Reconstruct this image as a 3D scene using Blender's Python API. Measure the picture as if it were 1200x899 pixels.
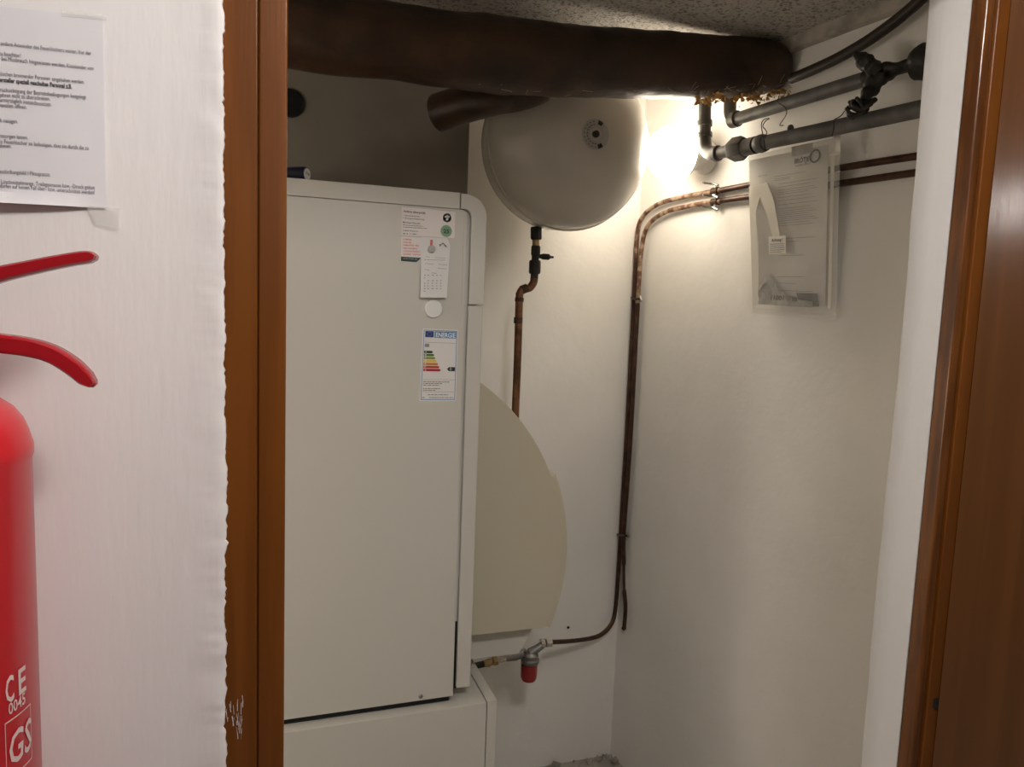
import bpy, bmesh, math, random
from mathutils import Vector, Matrix, noise
import numpy as np
random.seed(7)
for o in list(bpy.data.objects): bpy.data.objects.remove(o)
scn = bpy.context.scene
COL = scn.collection

# ------------------------------------------------------------------ camera
F = 870.0; CX, CY = 600.0, 449.5; H = 1.55
_up = -np.array([-310., 8200., F]); _up /= np.linalg.norm(_up)
_ex = np.array([2480., -8., F]); _ex -= _up*(_ex @ _up); _ex /= np.linalg.norm(_ex)
_ey = np.cross(_up, _ex)
RM = np.array([_ex, _ey, _up])                     # camera (right, down, forward) -> world
CAM = np.array([0., 0., H])
cd = bpy.data.cameras.new('camera'); cam = bpy.data.objects.new('camera', cd); COL.objects.link(cam)
cd.sensor_fit = 'HORIZONTAL'; cd.sensor_width = 36.0; cd.lens = F/1200*36; cd.clip_start = 0.01
cm = Matrix.Identity(4)
for i in range(3):
    cm[i][0] = RM[i][0]; cm[i][1] = -RM[i][1]; cm[i][2] = -RM[i][2]; cm[i][3] = CAM[i]
cam.matrix_world = cm
scn.camera = cam
vs = scn.view_settings
vs.view_transform = 'Standard'; vs.look = 'None'; vs.exposure = 0.0; vs.gamma = 1.0; vs.use_curve_mapping = False
# ------------------------------------------------------------------ world: an indoor cellar, next to no daylight
w = bpy.data.worlds.new('world'); scn.world = w; w.use_nodes = True
w.node_tree.nodes['Background'].inputs[0].default_value = (0.9, 0.93, 1, 1)
w.node_tree.nodes['Background'].inputs[1].default_value = 0.02
GLOBE = 34.0             # radiance of the glass globe in the boiler room
SIDE_FILL = 19.0              # radiance of the unseen fill globe added left in the boiler room
SIDE_FILL_POS = (-1.04, 1.28, 1.28)
HALL = 60.0              # radiance of the ceiling lamp in the hall
HALL_LAMP = (0.33, 0.03, 2.12)
HALL2 = 60.0             # radiance of the second hall lamp, further back
HALL_LAMP2 = (0.48, -2.30, 2.06)

# ------------------------------------------------------------------ pixel -> place
def ray(x, y): return RM @ np.array([x-CX, y-CY, F])
def P(x, y, Y):
    d = ray(x, y); return Vector(CAM + d*Y/d[1])
def PZ(x, y, Z):
    d = ray(x, y); return Vector(CAM + d*(Z-H)/d[2])
CORNER = np.array(PZ(715, 884, 0))                 # foot of the room's rear right corner
SP = math.atan(420/F) - math.atan(305/F)
WD = np.array([math.sin(SP), -math.cos(SP), 0])    # along the right wall, towards the door
WN = np.array([-math.cos(SP), -math.sin(SP), 0])   # out of the right wall into the room
def PW(x, y, off=0.0):
    d = ray(x, y); t = ((CORNER + WN*off - CAM) @ WN)/(d @ WN); return Vector(CAM + d*t)
def RW(s, z, off=0.0):
    return Vector(CORNER + WD*s + WN*off) + Vector((0, 0, z))
YBACK = float(CORNER[1]); ZCEIL = 2.22

# ------------------------------------------------------------------ materials
def srgb(r, g, b):
    f = lambda c: (c/255/12.92) if c/255 <= .04045 else ((c/255+.055)/1.055)**2.4
    return (f(r), f(g), f(b), 1)
def mat(name, col, rough=.5, metal=0., noise_amt=0., noise_scale=8., bump=0., bump_scale=30., bump_dist=.003,
        stretch=(1, 1, 1), coat=0., spec=.5, col2=None, lo=.4, hi=.6, detail=4., bump2=None, trans=0., ior=1.45, alpha=1.):
    m = bpy.data.materials.new(name); m.use_nodes = True
    nt = m.node_tree; b = nt.nodes['Principled BSDF']; L = nt.links.new
    col = tuple(col[:3])+(1,)
    b.inputs['Base Color'].default_value = col; b.inputs['Roughness'].default_value = rough
    b.inputs['Metallic'].default_value = metal; b.inputs['Coat Weight'].default_value = coat
    b.inputs['Coat Roughness'].default_value = .15
    b.inputs['Specular IOR Level'].default_value = spec; b.inputs['Transmission Weight'].default_value = trans
    b.inputs['IOR'].default_value = ior; b.inputs['Alpha'].default_value = alpha
    geo = nt.nodes.new('ShaderNodeNewGeometry'); mp = nt.nodes.new('ShaderNodeMapping')
    L(geo.outputs['Position'], mp.inputs[0]); mp.inputs['Scale'].default_value = stretch
    if col2 is not None or noise_amt:
        n = nt.nodes.new('ShaderNodeTexNoise'); n.inputs['Scale'].default_value = noise_scale; n.inputs['Detail'].default_value = detail
        L(mp.outputs[0], n.inputs['Vector'])
        r = nt.nodes.new('ShaderNodeValToRGB'); L(n.outputs['Fac'], r.inputs[0])
        r.color_ramp.elements[0].position = lo; r.color_ramp.elements[1].position = hi
        c2 = tuple(col2[:3])+(1,) if col2 is not None else tuple(c*(1-noise_amt) for c in col[:3])+(1,)
        r.color_ramp.elements[0].color = c2; r.color_ramp.elements[1].color = col
        L(r.outputs[0], b.inputs['Base Color'])
    prev = None
    for (bs, sc, dist, st) in [(bump, bump_scale, bump_dist, stretch)] + (bump2 or []):
        if not bs: continue
        mp2 = nt.nodes.new('ShaderNodeMapping'); L(geo.outputs['Position'], mp2.inputs[0]); mp2.inputs['Scale'].default_value = st
        n = nt.nodes.new('ShaderNodeTexNoise'); n.inputs['Scale'].default_value = sc; n.inputs['Detail'].default_value = 5
        L(mp2.outputs[0], n.inputs['Vector'])
        bp = nt.nodes.new('ShaderNodeBump'); bp.inputs['Strength'].default_value = bs; bp.inputs['Distance'].default_value = dist
        L(n.outputs['Fac'], bp.inputs['Height'])
        if prev: L(prev.outputs[0], bp.inputs['Normal'])
        prev = bp
    if prev: L(prev.outputs[0], b.inputs['Normal'])
    return m
def emat(name, col, strength):
    m = bpy.data.materials.new(name); m.use_nodes = True; nt = m.node_tree
    for n in list(nt.nodes): nt.nodes.remove(n)
    e = nt.nodes.new('ShaderNodeEmission'); o = nt.nodes.new('ShaderNodeOutputMaterial')
    e.inputs[0].default_value = col; e.inputs[1].default_value = strength; nt.links.new(e.outputs[0], o.inputs[0]); return m

M = {}
M['plaster'] = mat('room_plaster', (.90, .875, .835), .75, noise_amt=.07, noise_scale=2.2, bump=.36, bump_scale=18, bump_dist=.004,
                   bump2=[(.3, 6, .010, (1, 1, 1)), (.16, 90, .0012, (1, 1, 1))])
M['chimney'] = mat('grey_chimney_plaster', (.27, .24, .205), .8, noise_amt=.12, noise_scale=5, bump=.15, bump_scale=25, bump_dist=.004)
M['hallplaster'] = mat('hall_plaster', (.84, .80, .785), .55, noise_amt=.05, noise_scale=3, bump=.35, bump_scale=60, bump_dist=.0016,
                       stretch=(1, 1, .18), bump2=[(.4, 9, .006, (1, 1, .5)), (.3, 160, .0006, (1, 1, .12))])
M['reveal'] = mat('reveal_paint', (.72, .70, .685), .5, bump=.3, bump_scale=70, bump_dist=.002, stretch=(1, 1, .15))
M['ceiling'] = mat('ceiling_roughcast', (.56, .52, .47), .9, col2=(.20, .18, .16), noise_scale=130, lo=.34, hi=.5, bump=.9, bump_scale=210, bump_dist=.004,
                   bump2=[(.6, 30, .01, (1, 1, 1))])
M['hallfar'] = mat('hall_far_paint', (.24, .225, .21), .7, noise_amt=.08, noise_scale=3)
M['hallceiling'] = mat('hall_ceiling', (.55, .53, .51), .8)
M['floor'] = mat('floor_screed', (.42, .39, .34), .8, noise_amt=.3, noise_scale=10, bump=.5, bump_scale=30)
M['wood'] = mat('brown_frame_paint', (.165, .052, .008), .3, col2=(.13, .040, .006), noise_scale=9, stretch=(6, 6, .35), bump=.15, bump_scale=60,
                bump_dist=.0008, coat=.1, spec=.3)
M['wood2'] = mat('brown_grained_varnish', (.17, .056, .009), .25, col2=(.085, .026, .005), noise_scale=13, stretch=(7, 7, .5), lo=.38, hi=.66, bump=.2,
                 bump_scale=70, bump_dist=.0008, coat=.6)
M['door'] = mat('brown_door_varnish', (.12, .046, .014), .13, noise_amt=.15, noise_scale=5, stretch=(9, 9, .3), bump=.13, bump_scale=75, bump_dist=.0009, coat=.45)
M['boiler'] = mat('boiler_grey_enamel', (.60, .58, .525), .42, bump=.12, bump_scale=600, bump_dist=.0004)
M['beige'] = mat('beige_enamel', (.55, .505, .385), .45, bump=.1, bump_scale=500, bump_dist=.0004)
M['black'] = mat('black_gap', (.008, .008, .009), .6)
M['blackmetal'] = mat('black_iron', (.035, .033, .030), .5, metal=.3, noise_amt=.4, noise_scale=40, bump=.3, bump_scale=80)
M['iron'] = mat('grey_painted_iron', (.145, .140, .130), .48, metal=.25, noise_amt=.35, noise_scale=22, bump=.25, bump_scale=90, bump_dist=.001)
M['tape'] = mat('black_tape', (.018, .015, .013), .55, bump=.6, bump_scale=45, bump_dist=.004)
M['duct'] = mat('brown_tar_wrap', (.055, .027, .012), .45, col2=(.02, .010, .005), noise_scale=9, lo=.35, hi=.65, bump=.6, bump_scale=16, bump_dist=.006,
                bump2=[(.5, 60, .002, (.5, 2, 2))])
M['foil'] = mat('aluminium_foil', (.75, .72, .66), .3, metal=.8, bump=.5, bump_scale=60)
M['whitelip'] = mat('white_film', (.78, .75, .68), .35)
M['foam'] = mat('yellow_foam_insulation', (.62, .38, .12), .9, col2=(.28, .13, .035), noise_scale=60, bump=.6, bump_scale=90)
M['fibre'] = mat('pale_fibre', (.45, .36, .25), .6)
M['copper'] = mat('weathered_copper', (.23, .105, .048), .42, metal=.55, noise_amt=.55, noise_scale=26)
M['copperpaint'] = mat('copper_with_paint_spots', (.42, .30, .21), .5, metal=.2, col2=(.13, .062, .036), noise_scale=38, lo=.44, hi=.58)
M['copperdark'] = mat('dark_copper', (.085, .042, .024), .45, metal=.4, noise_amt=.4, noise_scale=30)
M['brass'] = mat('brass', (.45, .32, .16), .3, metal=.9)
M['chrome'] = mat('chromed_nut', (.75, .73, .70), .2, metal=1.)
M['zinc'] = mat('zinc_casting', (.28, .28, .27), .38, metal=.8)
M['redcup'] = mat('red_filter_cup', (.32, .012, .018), .18, coat=.6)
M['vessel'] = mat('cream_vessel_enamel', (.56, .53, .47), .22, coat=.4, bump=.06, bump_scale=12)
M['vlabel'] = mat('silver_ring_label', (.40, .39, .37), .4)
M['darkprint'] = mat('dark_print', (.02, .02, .02), .6)
M['greyprint'] = mat('grey_print', (.13, .13, .14), .6)
M['paleprint'] = mat('pale_print', (.30, .29, .30), .6)
M['bluegrey_ink'] = mat('blurred_black_ink', (.09, .085, .10), .6)
M['redprint'] = mat('red_print', (.62, .16, .15), .6)
M['greenprint'] = mat('dark_green_print', (.02, .055, .045), .6)
M['paper'] = mat('white_paper', (.80, .77, .79), .35, noise_amt=.04, noise_scale=12, bump=.2, bump_scale=7, bump_dist=.004)
M['card'] = mat('white_card', (.80, .735, .71), .5)
M['slip'] = mat('white_slip', (.76, .745, .73), .6)
M['magnet'] = mat('white_plastic', (.80, .79, .77), .4)
M['green'] = mat('green_sticker', (.21, .36, .22), .5)
M['navy'] = mat('navy_plastic', (.012, .016, .045), .35)
M['white'] = mat('white_print', (.85, .85, .85), .5)
M['label'] = mat('energy_label_paper', (.78, .755, .74), .4)
M['eublue'] = mat('eu_blue', (.018, .05, .22), .45)
M['euyellow'] = mat('eu_yellow', (.5, .42, .12), .45)
M['sky'] = mat('header_blue', (.045, .23, .50), .45)
for n_, c_ in dict(a=(0, 60, 38), b=(70, 118, 45), c=(140, 150, 70), d=(232, 196, 84), e=(205, 130, 55), f=(190, 68, 45), g=(178, 28, 36)).items():
    M['cls_'+n_] = mat('class_colour_'+n_, srgb(*c_), .45)
M['extred'] = mat('extinguisher_red', (.62, .012, .022), .32, coat=.2)
M['leverred'] = mat('lever_dark_red', (.36, .010, .016), .25, spec=.3, coat=.1)
M['printpink'] = mat('pale_print_on_red', (.72, .55, .53), .4)
M['tapefilm'] = mat('clear_tape', (.8, .78, .74), .25, alpha=.18)
M['pouch'] = mat('clear_pouch', (.85, .83, .78), .12, alpha=.22)
M['sheet'] = mat('pouched_sheet', (.57, .545, .50), .5, noise_amt=.12, noise_scale=10, bump=.35, bump_scale=12, bump_dist=.006)
M['sheetw'] = mat('pouched_white_sheet', (.78, .74, .66), .45, bump=.5, bump_scale=14, bump_dist=.008)
M['packet'] = mat('crumpled_packet', (.40, .38, .35), .4, noise_amt=.25, noise_scale=35, bump=.8, bump_scale=30, bump_dist=.008)
M['conduit'] = mat('grimy_white_lath', (.50, .46, .40), .6, noise_amt=.4, noise_scale=16)
M['hose'] = mat('dark_brown_hose', (.028, .020, .015), .5)
M['dirtyplaster'] = M['plaster']
M['globe'] = emat('lit_opal_glass', (1.0, .875, .70, 1), GLOBE)
M['fillglobe'] = emat('added_side_fill', (1.0, .89, .74, 1), SIDE_FILL)
M['hallglobe2'] = emat('lit_hall_lamp_far', (1.0, .95, .905, 1), HALL2)
M['hallglobe'] = emat('lit_hall_lamp', (1.0, .95, .905, 1), HALL)

# ------------------------------------------------------------------ mesh helpers
class MB:
    def __init__(s): s.v = []; s.f = []; s.wn = False
    def add(s, vs, fs):
        k = len(s.v); s.v += [Vector(v) for v in vs]; s.f += [tuple(i+k for i in f) for f in fs]; return s
    def box(s, x0, x1, y0, y1, z0, z1, bev=0., seg=2):
        bm = bmesh.new(); r = bmesh.ops.create_cube(bm, size=1)
        for v in bm.verts:
            v.co = Vector((x0+(x1-x0)*(v.co.x+.5), y0+(y1-y0)*(v.co.y+.5), z0+(z1-z0)*(v.co.z+.5)))
        if bev:
            s.wn = True; bmesh.ops.bevel(bm, geom=list(bm.edges), offset=bev, segments=seg, affect='EDGES', profile=.5)
        return s.bm(bm)
    def bm(s, bm):
        bm.verts.ensure_lookup_table(); bm.verts.index_update()
        s.add([v.co.copy() for v in bm.verts], [[v.index for v in f.verts] for f in bm.faces]); bm.free(); return s
    def prism(s, poly, d, bev=0., seg=2):
        """polygon (list of 3-D points) extruded by vector d"""
        bm = bmesh.new(); d = Vector(d)
        a = [bm.verts.new(p) for p in poly]; b = [bm.verts.new(Vector(p)+d) for p in poly]; n = len(poly)
        fa = bm.faces.new(a); bm.faces.new(b[::-1])
        for i in range(n): bm.faces.new((a[i], b[i], b[(i+1) % n], a[(i+1) % n]))
        bmesh.ops.recalc_face_normals(bm, faces=list(bm.faces))
        if bev:
            s.wn = True; bmesh.ops.bevel(bm, geom=list(fa.edges), offset=bev, segments=seg, affect='EDGES', profile=.5)
        return s.bm(bm)
    def tube(s, pts, r, seg=14, caps=True):
        pts = [Vector(p) for p in pts]; n = len(pts); rs = [r]*n if isinstance(r, (int, float)) else list(r)
        T = [(pts[min(i+1, n-1)]-pts[max(i-1, 0)]).normalized() for i in range(n)]
        u = T[0].orthogonal().normalized(); vs = []; fs = []
        for i in range(n):
            u = (u - T[i]*u.dot(T[i])).normalized(); q = T[i].cross(u)
            for k in range(seg):
                a = 2*math.pi*k/seg; vs.append(pts[i]+(u*math.cos(a)+q*math.sin(a))*rs[i])
        for i in range(n-1):
            for k in range(seg):
                k2 = (k+1) % seg; fs.append((i*seg+k, i*seg+k2, (i+1)*seg+k2, (i+1)*seg+k))
        if caps:
            fs.append(tuple(range(seg))[::-1]); fs.append(tuple((n-1)*seg+k for k in range(seg)))
        return s.add(vs, fs)
    def lathe(s, o, ax, prof, seg=32):
        """prof: list of (radius, distance along ax)"""
        o = Vector(o); ax = Vector(ax).normalized(); u = ax.orthogonal().normalized(); q = ax.cross(u); vs = []; fs = []
        for (r, h) in prof:
            for k in range(seg):
                a = 2*math.pi*k/seg; vs.append(o+ax*h+(u*math.cos(a)+q*math.sin(a))*max(r, 1e-5))
        for i in range(len(prof)-1):
            for k in range(seg):
                k2 = (k+1) % seg; fs.append((i*seg+k, i*seg+k2, (i+1)*seg+k2, (i+1)*seg+k))
        fs.append(tuple(range(seg))[::-1]); fs.append(tuple((len(prof)-1)*seg+k for k in range(seg)))
        return s.add(vs, fs)
    def poly(s, pts): return s.add(pts, [tuple(range(len(pts)))])
WLOC = {}
def obj(name, mb, material, parent=None, label=None, cat=None, group=None, kind=None, sharp=35, sub=0):
    vs = mb.v; lo = Vector([min(v[i] for v in vs) for i in range(3)]); hi = Vector([max(v[i] for v in vs) for i in range(3)])
    org = Vector(((lo.x+hi.x)/2, (lo.y+hi.y)/2, lo.z))
    me = bpy.data.meshes.new(name); me.from_pydata([v-org for v in vs], [], mb.f)
    bm = bmesh.new(); bm.from_mesh(me); bmesh.ops.recalc_face_normals(bm, faces=list(bm.faces)); bm.to_mesh(me); bm.free()
    me.validate(); me.shade_smooth(); me.set_sharp_from_angle(angle=math.radians(sharp))
    me.materials.append(M[material]); o = bpy.data.objects.new(name, me); COL.objects.link(o)
    if mb.wn:
        wm = o.modifiers.new('weighted_normals', 'WEIGHTED_NORMAL'); wm.keep_sharp = True; wm.weight = 90
    WLOC[o] = org
    if parent is not None:
        o.parent = parent; o.location = org-WLOC[parent]
    else: o.location = org
    return tag(o, label, cat, group, kind)
def tag(o, label=None, cat=None, group=None, kind=None):
    for k, v in (('label', label), ('category', cat), ('group', group), ('kind', kind)):
        if v: o[k] = v
    return o
def thing(name, loc, label, cat, group=None):
    o = bpy.data.objects.new(name, None); COL.objects.link(o); o.location = Vector(loc); WLOC[o] = Vector(loc)
    o.empty_display_size = .05
    return tag(o, label, cat, group)
def struct(name, mb, material, parent=None, **k):
    return obj(name, mb, material, parent, kind=None if parent else 'structure', **k)
def smooth(pts, n=8):
    pts = [Vector(p) for p in pts]; out = []
    for i in range(len(pts)-1):
        p0 = pts[max(i-1, 0)]; p1 = pts[i]; p2 = pts[i+1]; p3 = pts[min(i+2, len(pts)-1)]
        for k in range(n):
            t = k/n
            out.append(.5*((2*p1)+(p2-p0)*t+(2*p0-5*p1+4*p2-p3)*t*t+(3*p1-p0-3*p2+p3)*t**3))
    return out+[pts[-1]]
def nz(*a): return noise.noise(Vector(a))
_tc = {}
def text_mesh(s, bold=0.):
    if (s, bold) in _tc: return _tc[(s, bold)]
    c = bpy.data.curves.new('t', 'FONT'); c.body = s; c.size = 1; c.resolution_u = 2; c.offset = bold
    o = bpy.data.objects.new('t', c); COL.objects.link(o)
    bpy.context.view_layer.update()
    me = bpy.data.meshes.new_from_object(o.evaluated_get(bpy.context.evaluated_depsgraph_get()))
    vs = [v.co.copy() for v in me.vertices]; fs = [tuple(p.vertices) for p in me.polygons]
    bpy.data.objects.remove(o); bpy.data.curves.remove(c); bpy.data.meshes.remove(me)
    _tc[(s, bold)] = (vs, fs); return vs, fs
def text(mb, s, a, b, up, height=None, nrm=None, bold=0.):
    """flat lettering from a (left end of the baseline) to b (right end), up = up vector; height = capital height"""
    vs, fs = text_mesh(s, bold); a = Vector(a); b = Vector(b)
    x0 = min(v.x for v in vs); x1 = max(v.x for v in vs); e = (b-a); k = e.length/(x1-x0); e.normalize()
    up = Vector(up); up = (up-e*up.dot(e)).normalized()
    ky = k if height is None else height/.73
    mb.add([a+e*((v.x-x0)*k)+up*(v.y*ky) for v in vs], fs); return mb
def dashes(mb, a, b, up, h, seed=0, fill=.8):
    """a line of print too small to read: word-long strokes"""
    a = Vector(a); b = Vector(b); L = (b-a).length; e = (b-a).normalized(); up = Vector(up).normalized(); r = random.Random(seed); x = 0
    while x < L:
        wl = min(L-x, h*r.uniform(1.5, 5)); p = a+e*x
        mb.poly([p, p+e*wl, p+e*wl+up*h, p+up*h]); x += wl+h*r.uniform(.4, 1.0)*(1/fill)
    return mb
Z = Vector((0, 0, 1))

# ================================================================== THE SETTING
YF = .68                                    # face of the door frame
YH = .6845                                   # face of the hall wall
XL0, XL1, XLG = P(262, 450, YF).x, P(335, 450, YF).x, P(303, 450, YF).x
XR0, XRG = .811, .840
ZHEAD = 1.965
# boiler room
struct('floor', MB().box(-1.7, 2.3, -2.7, 2.45, -.1, 0), 'floor')
struct('wall_back', MB().box(-1.35, 1.6, YBACK, YBACK+.12, -.02, 2.5), 'plaster')
a0, a1, b0, b1 = RW(-.12, 0, 0), RW(1.44, 0, 0), RW(1.44, 0, -.12), RW(-.12, 0, -.12)
struct('wall_right', MB().prism([a0, a1, b1*0+b0, b1], (0, 0, 2.5)), 'plaster')
struct('wall_left', MB().box(-1.35, -1.2, .765, YBACK, -.02, 2.5), 'plaster')
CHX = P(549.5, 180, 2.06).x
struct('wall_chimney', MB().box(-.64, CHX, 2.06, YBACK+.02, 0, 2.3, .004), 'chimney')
struct('ceiling', MB().box(-1.35, 1.7, .69, YBACK+.12, ZCEIL, ZCEIL+.1), 'ceiling')
# hall
struct('wall_hall_rear', MB().box(-1.7, 2.3, -2.8, -2.7, 0, 2.5), 'hallfar')
struct('wall_hall_left', MB().box(-1.7, -1.6, -2.7, YH+.05, 0, 2.5), 'hallfar')
struct('wall_hall_right', MB().box(2.2, 2.3, -2.7, YH+.05, 0, 2.5), 'hallfar')
struct('ceiling_hall', MB().box(-1.7, 2.3, -2.8, .689, 2.36, 2.46), 'hallceiling')
# the wall with the doorway: plaster on the hall side runs raggedly on to the frame
m = MB()
zs = [i*.003 for i in range(int(2.36/.003)+1)]
def edge(z):
    return XL0+.0008+.0022*nz(z*9, 3.1, 0)+.0016*nz(z*33, 7.7, 1)+.0015*nz(z*95, 1.7, 4)+.0018*nz(z*240, 5, 8)-.0015*(z-1.4)
cols = [(-1.6, 0), (-.6, 0), (-.3, 0), (-.16, 0), (-.08, 0), (-.045, .15), (-.030, .4), (-.020, .6), (-.012, .85), (-.006, 1.0), (-.002, 1.05), (0, .95), (.0006, .5), (.0006, -.3)]
vs_, fs_ = [], []
for z in zs:
    e = edge(z)
    for (dx, k) in cols:
        x = dx if dx <= -.16 else (e+dx if dx > -.005 else XL0+.0005+dx+(e-XL0)*max(0, 1+dx/.02)*.5)
        lump = .0016*nz(x*60, z*40, 2)*(k if k > .5 else 0) + .0012*nz(x*170, z*150, 5)*(1 if k > .8 else 0)
        vs_.append((x, YH-.0058*k+lump*.7, z))
n = len(cols)
for i in range(len(zs)-1):
    for j in range(n-1): fs_.append((i*n+j, i*n+j+1, (i+1)*n+j+1, (i+1)*n+j))
m.add(vs_, fs_)
m.box(-1.6, XL0+.002, YH+.004, .762, 0, 2.36); m.box(XL0, XL1-.001, .702, .764, 0, 2.36)
m.box(XL1-.001, XR0, .702, .764, ZHEAD, 2.36)
m.box(XL0, .88, YH, .702, ZHEAD+.055, 2.36)
m.box(XRG+.03, 2.2, YH, .702, 0, 2.36)
wf = struct('wall_front', m, 'hallplaster')
# white reveal on the right, its inner arris a little wavy
m = MB(); vs_, fs_ = [], []; N = 90
for i in range(N+1):
    z = 2.36*i/N; wob = .004*nz(z*3, .4, 9)+.0015*nz(z*14, 2, 3)+(.012*max(0, z-1.75))
    for (x, y) in ((XR0, .702), (XR0+.0008, .73), (XR0+.001, .757+wob), (XR0+.004, .763+wob), (XR0+.012, .766+wob), (1.45, .766)):
        vs_.append((x, y, z))
for i in range(N):
    for j in range(5): fs_.append((i*6+j, i*6+j+1, (i+1)*6+j+1, (i+1)*6+j))
m.add(vs_, fs_); m.box(XR0+.001, 1.45, .7021, .755, 0, 2.36)
struct('wall_reveal', m, 'reveal')

# door frame
def jamb(mb, xa, xb, ya, yb, z0=0, z1=ZHEAD+.05, bev=.0018): mb.box(xa, xb, ya, yb, z0, z1, bev, 3)
m = MB(); jamb(m, XLG-.0002, XL1, YF, .705); t1 = struct('trim_1', m, 'wood')
m = MB(); jamb(m, XL0-.006, XLG-.0007, YF+.0012, .705); obj('outer_strip', m, 'wood', t1)
m = MB(); m.box(XLG-.004, XLG+.002, YF+.003, .70, 0, ZHEAD+.04); obj('rebate', m, 'wood', t1)
m = MB(); rr = random.Random(3)                      # dried white brush marks on the frame
for k in range(30):
    px, py = (rr.uniform(266, 285), rr.gauss(840, 11))
    c = P(px, py, YF+.0008); l = rr.uniform(.002, .006); ww = rr.uniform(.00008, .00022); s = rr.uniform(-.3, .3)
    m.poly([c+Vector((-ww, 0, -l)), c+Vector((ww, 0, -l*.8)), c+Vector((ww+s*l, 0, l)), c+Vector((-ww+s*l, 0, l*.9))])
obj('paint_smear', m, 'white', t1, kind='stuff')
m = MB(); m.box(XR0, XR0+.014, YF, .7018, 0, ZHEAD+.05, .003, 3); t2 = struct('trim_2', m, 'wood2')
m = MB(); jamb(m, XR0+.0135, XRG+.022, YF-.004, .70); obj('outer_strip', m, 'wood', t2)
c = P(1092, 822, YF); m = MB().tube([c+Vector((.002, -.0035, -.006)), c+Vector((.002, -.0035, .006))], .004, 10); obj('catch_hole', m, 'black', t2)
m = MB(); m.box(XL0, XRG+.02, YF, .705, ZHEAD, ZHEAD+.05, .004); struct('trim_3', m, 'wood')
# open door leaf
ang = math.radians(60)                              # leaf direction, measured from -Y towards +X
hx, hy = XRG+.0015, YF-.006
d1 = Vector((math.sin(ang), -math.cos(ang), 0)); d2 = Vector((math.cos(ang), math.sin(ang), 0))
m = MB().prism([Vector((hx, hy, .012)), Vector((hx, hy, .012))+d1*.80, Vector((hx, hy, .012))+d1*.80+d2*.04, Vector((hx, hy, .012))+d2*.04], (0, 0, 1.95))
dr = struct('door_1', m, 'door')
m = MB()
hp = Vector((hx, hy, 1.05))+d1*.74
m.tube([hp, hp-d2*.05, hp-d2*.05-d1*.11], .009, 12); m.lathe(hp-d2*.0, -d2, [(.024, 0), (.024, .006)], 20)
obj('door_handle', m, 'zinc', dr)

# ================================================================== BOILER
YB = 1.50
bx = lambda x, y, Y=YB: P(x, y, Y).x
bz = lambda x, y, Y=YB: P(x, y, Y).z
XC = .2085                                            # axis of the boiler
XBR = bx(569.5, 300); XBL = 2*XC-XBR
ZT = bz(440, 217); ZP = bz(400, 234); ZB = bz(334, 844); ZSEAM = bz(567, 357.5)
XPR = bx(546.8, 300); XCOL = bx(551.3, 300); XSE = bx(540, 226)
b = thing('boiler', (XC, 1.75, ZB-.016), 'grey enamelled heating boiler with a beige round casing behind', 'boiler')
m = MB().box(XBL+.012, XBR-.012, YB+.02, 2.05, ZB+.012, ZT-.006); obj('body', m, 'boiler', b)
# front panel with a softly rounded edge; upper right corner rounded
def rrect(x0, x1, z0, z1, Y, rad, corners='tr', n=8):
    pts = []
    for (cx, cz, a0_, c) in ((x1-rad, z1-rad, 0, 'tr'), (x0+rad, z1-rad, 90, 'tl'), (x0+rad, z0+rad, 180, 'bl'), (x1-rad, z0+rad, 270, 'br')):
        if c in corners.split():
            for k in range(n+1):
                a = math.radians(a0_+90*k/n); pts.append(Vector((cx+rad*math.cos(a), Y, cz+rad*math.sin(a))))
        else: pts.append(Vector(({'tr': x1, 'br': x1}.get(c, x0), Y, {'tr': z1, 'tl': z1}.get(c, z0))))
    return pts
m = MB().prism(rrect(XBL+.028, XPR, ZB, ZP-.0003, YB, .012), (0, .035, 0), .0015, 2); fp = obj('front_panel', m, 'boiler', b)
m = MB().box(XPR-.0085, XPR-.0075, YB-.0003, YB+.004, ZSEAM, ZP-.016); obj('edge_fold', m, 'beige', fp)
m = MB().box(XBL+.028, XSE-.0008, YB, YB+.12, ZP+.0004, ZT, .0015, 2); obj('top_trim', m, 'boiler', b)
# upper corner piece (L with a rounded shoulder), lower column
R_ = .046
out = []
for k in range(11):
    a = math.radians(90-9*k); out.append(Vector((XBR-R_+R_*math.cos(a), YB+.001, ZT-.001-R_+R_*math.sin(a))))
inn = []
r2 = .016
for k in range(9):
    a = math.radians(90*k/8); inn.append(Vector((XCOL-r2+r2*math.cos(a), YB+.001, ZP+.001-r2+r2*math.sin(a))))
poly = [Vector((XSE+.0008, YB+.001, ZT-.001))]+out+[Vector((XBR, YB+.001, ZSEAM)), Vector((XCOL, YB+.001, ZSEAM))]+inn+[Vector((XSE+.0008, YB+.001, ZP+.001))]
m = MB().prism(poly, (0, .12, 0), .003, 3); obj('corner_trim', m, 'boiler', b)
ZCB = bz(540, 807); XBR2 = bx(556, 620)
m = MB().box(XCOL-.001, XBR-.002, YB+.002, YB+.12, ZCB, ZSEAM-.0022, .003, 3); obj('side_column', m, 'boiler', b)
m = MB().box(2*XC-XBR, XBL+.027, YB+.002, YB+.12, ZCB, ZT, .004, 3); obj('side_column', m, 'boiler', b)
zg = bz(533, 731)
m = MB().box(XPR, XCOL, YB+.012, YB+.03, zg, ZP+.002); obj('groove_strip', m, 'boiler', b)
m = MB().box(XPR-.004, XCOL+.003, YB+.0105, YB+.02, ZB+.012, zg); obj('shadow_gap', m, 'black', b)
m = MB().box(XBL+.03, XPR-.006, YB+.012, YB+.05, ZB-.016, ZB+.012); obj('plinth', m, 'black', b)
sc = P(493, 816.5, YB-.001)
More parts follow.
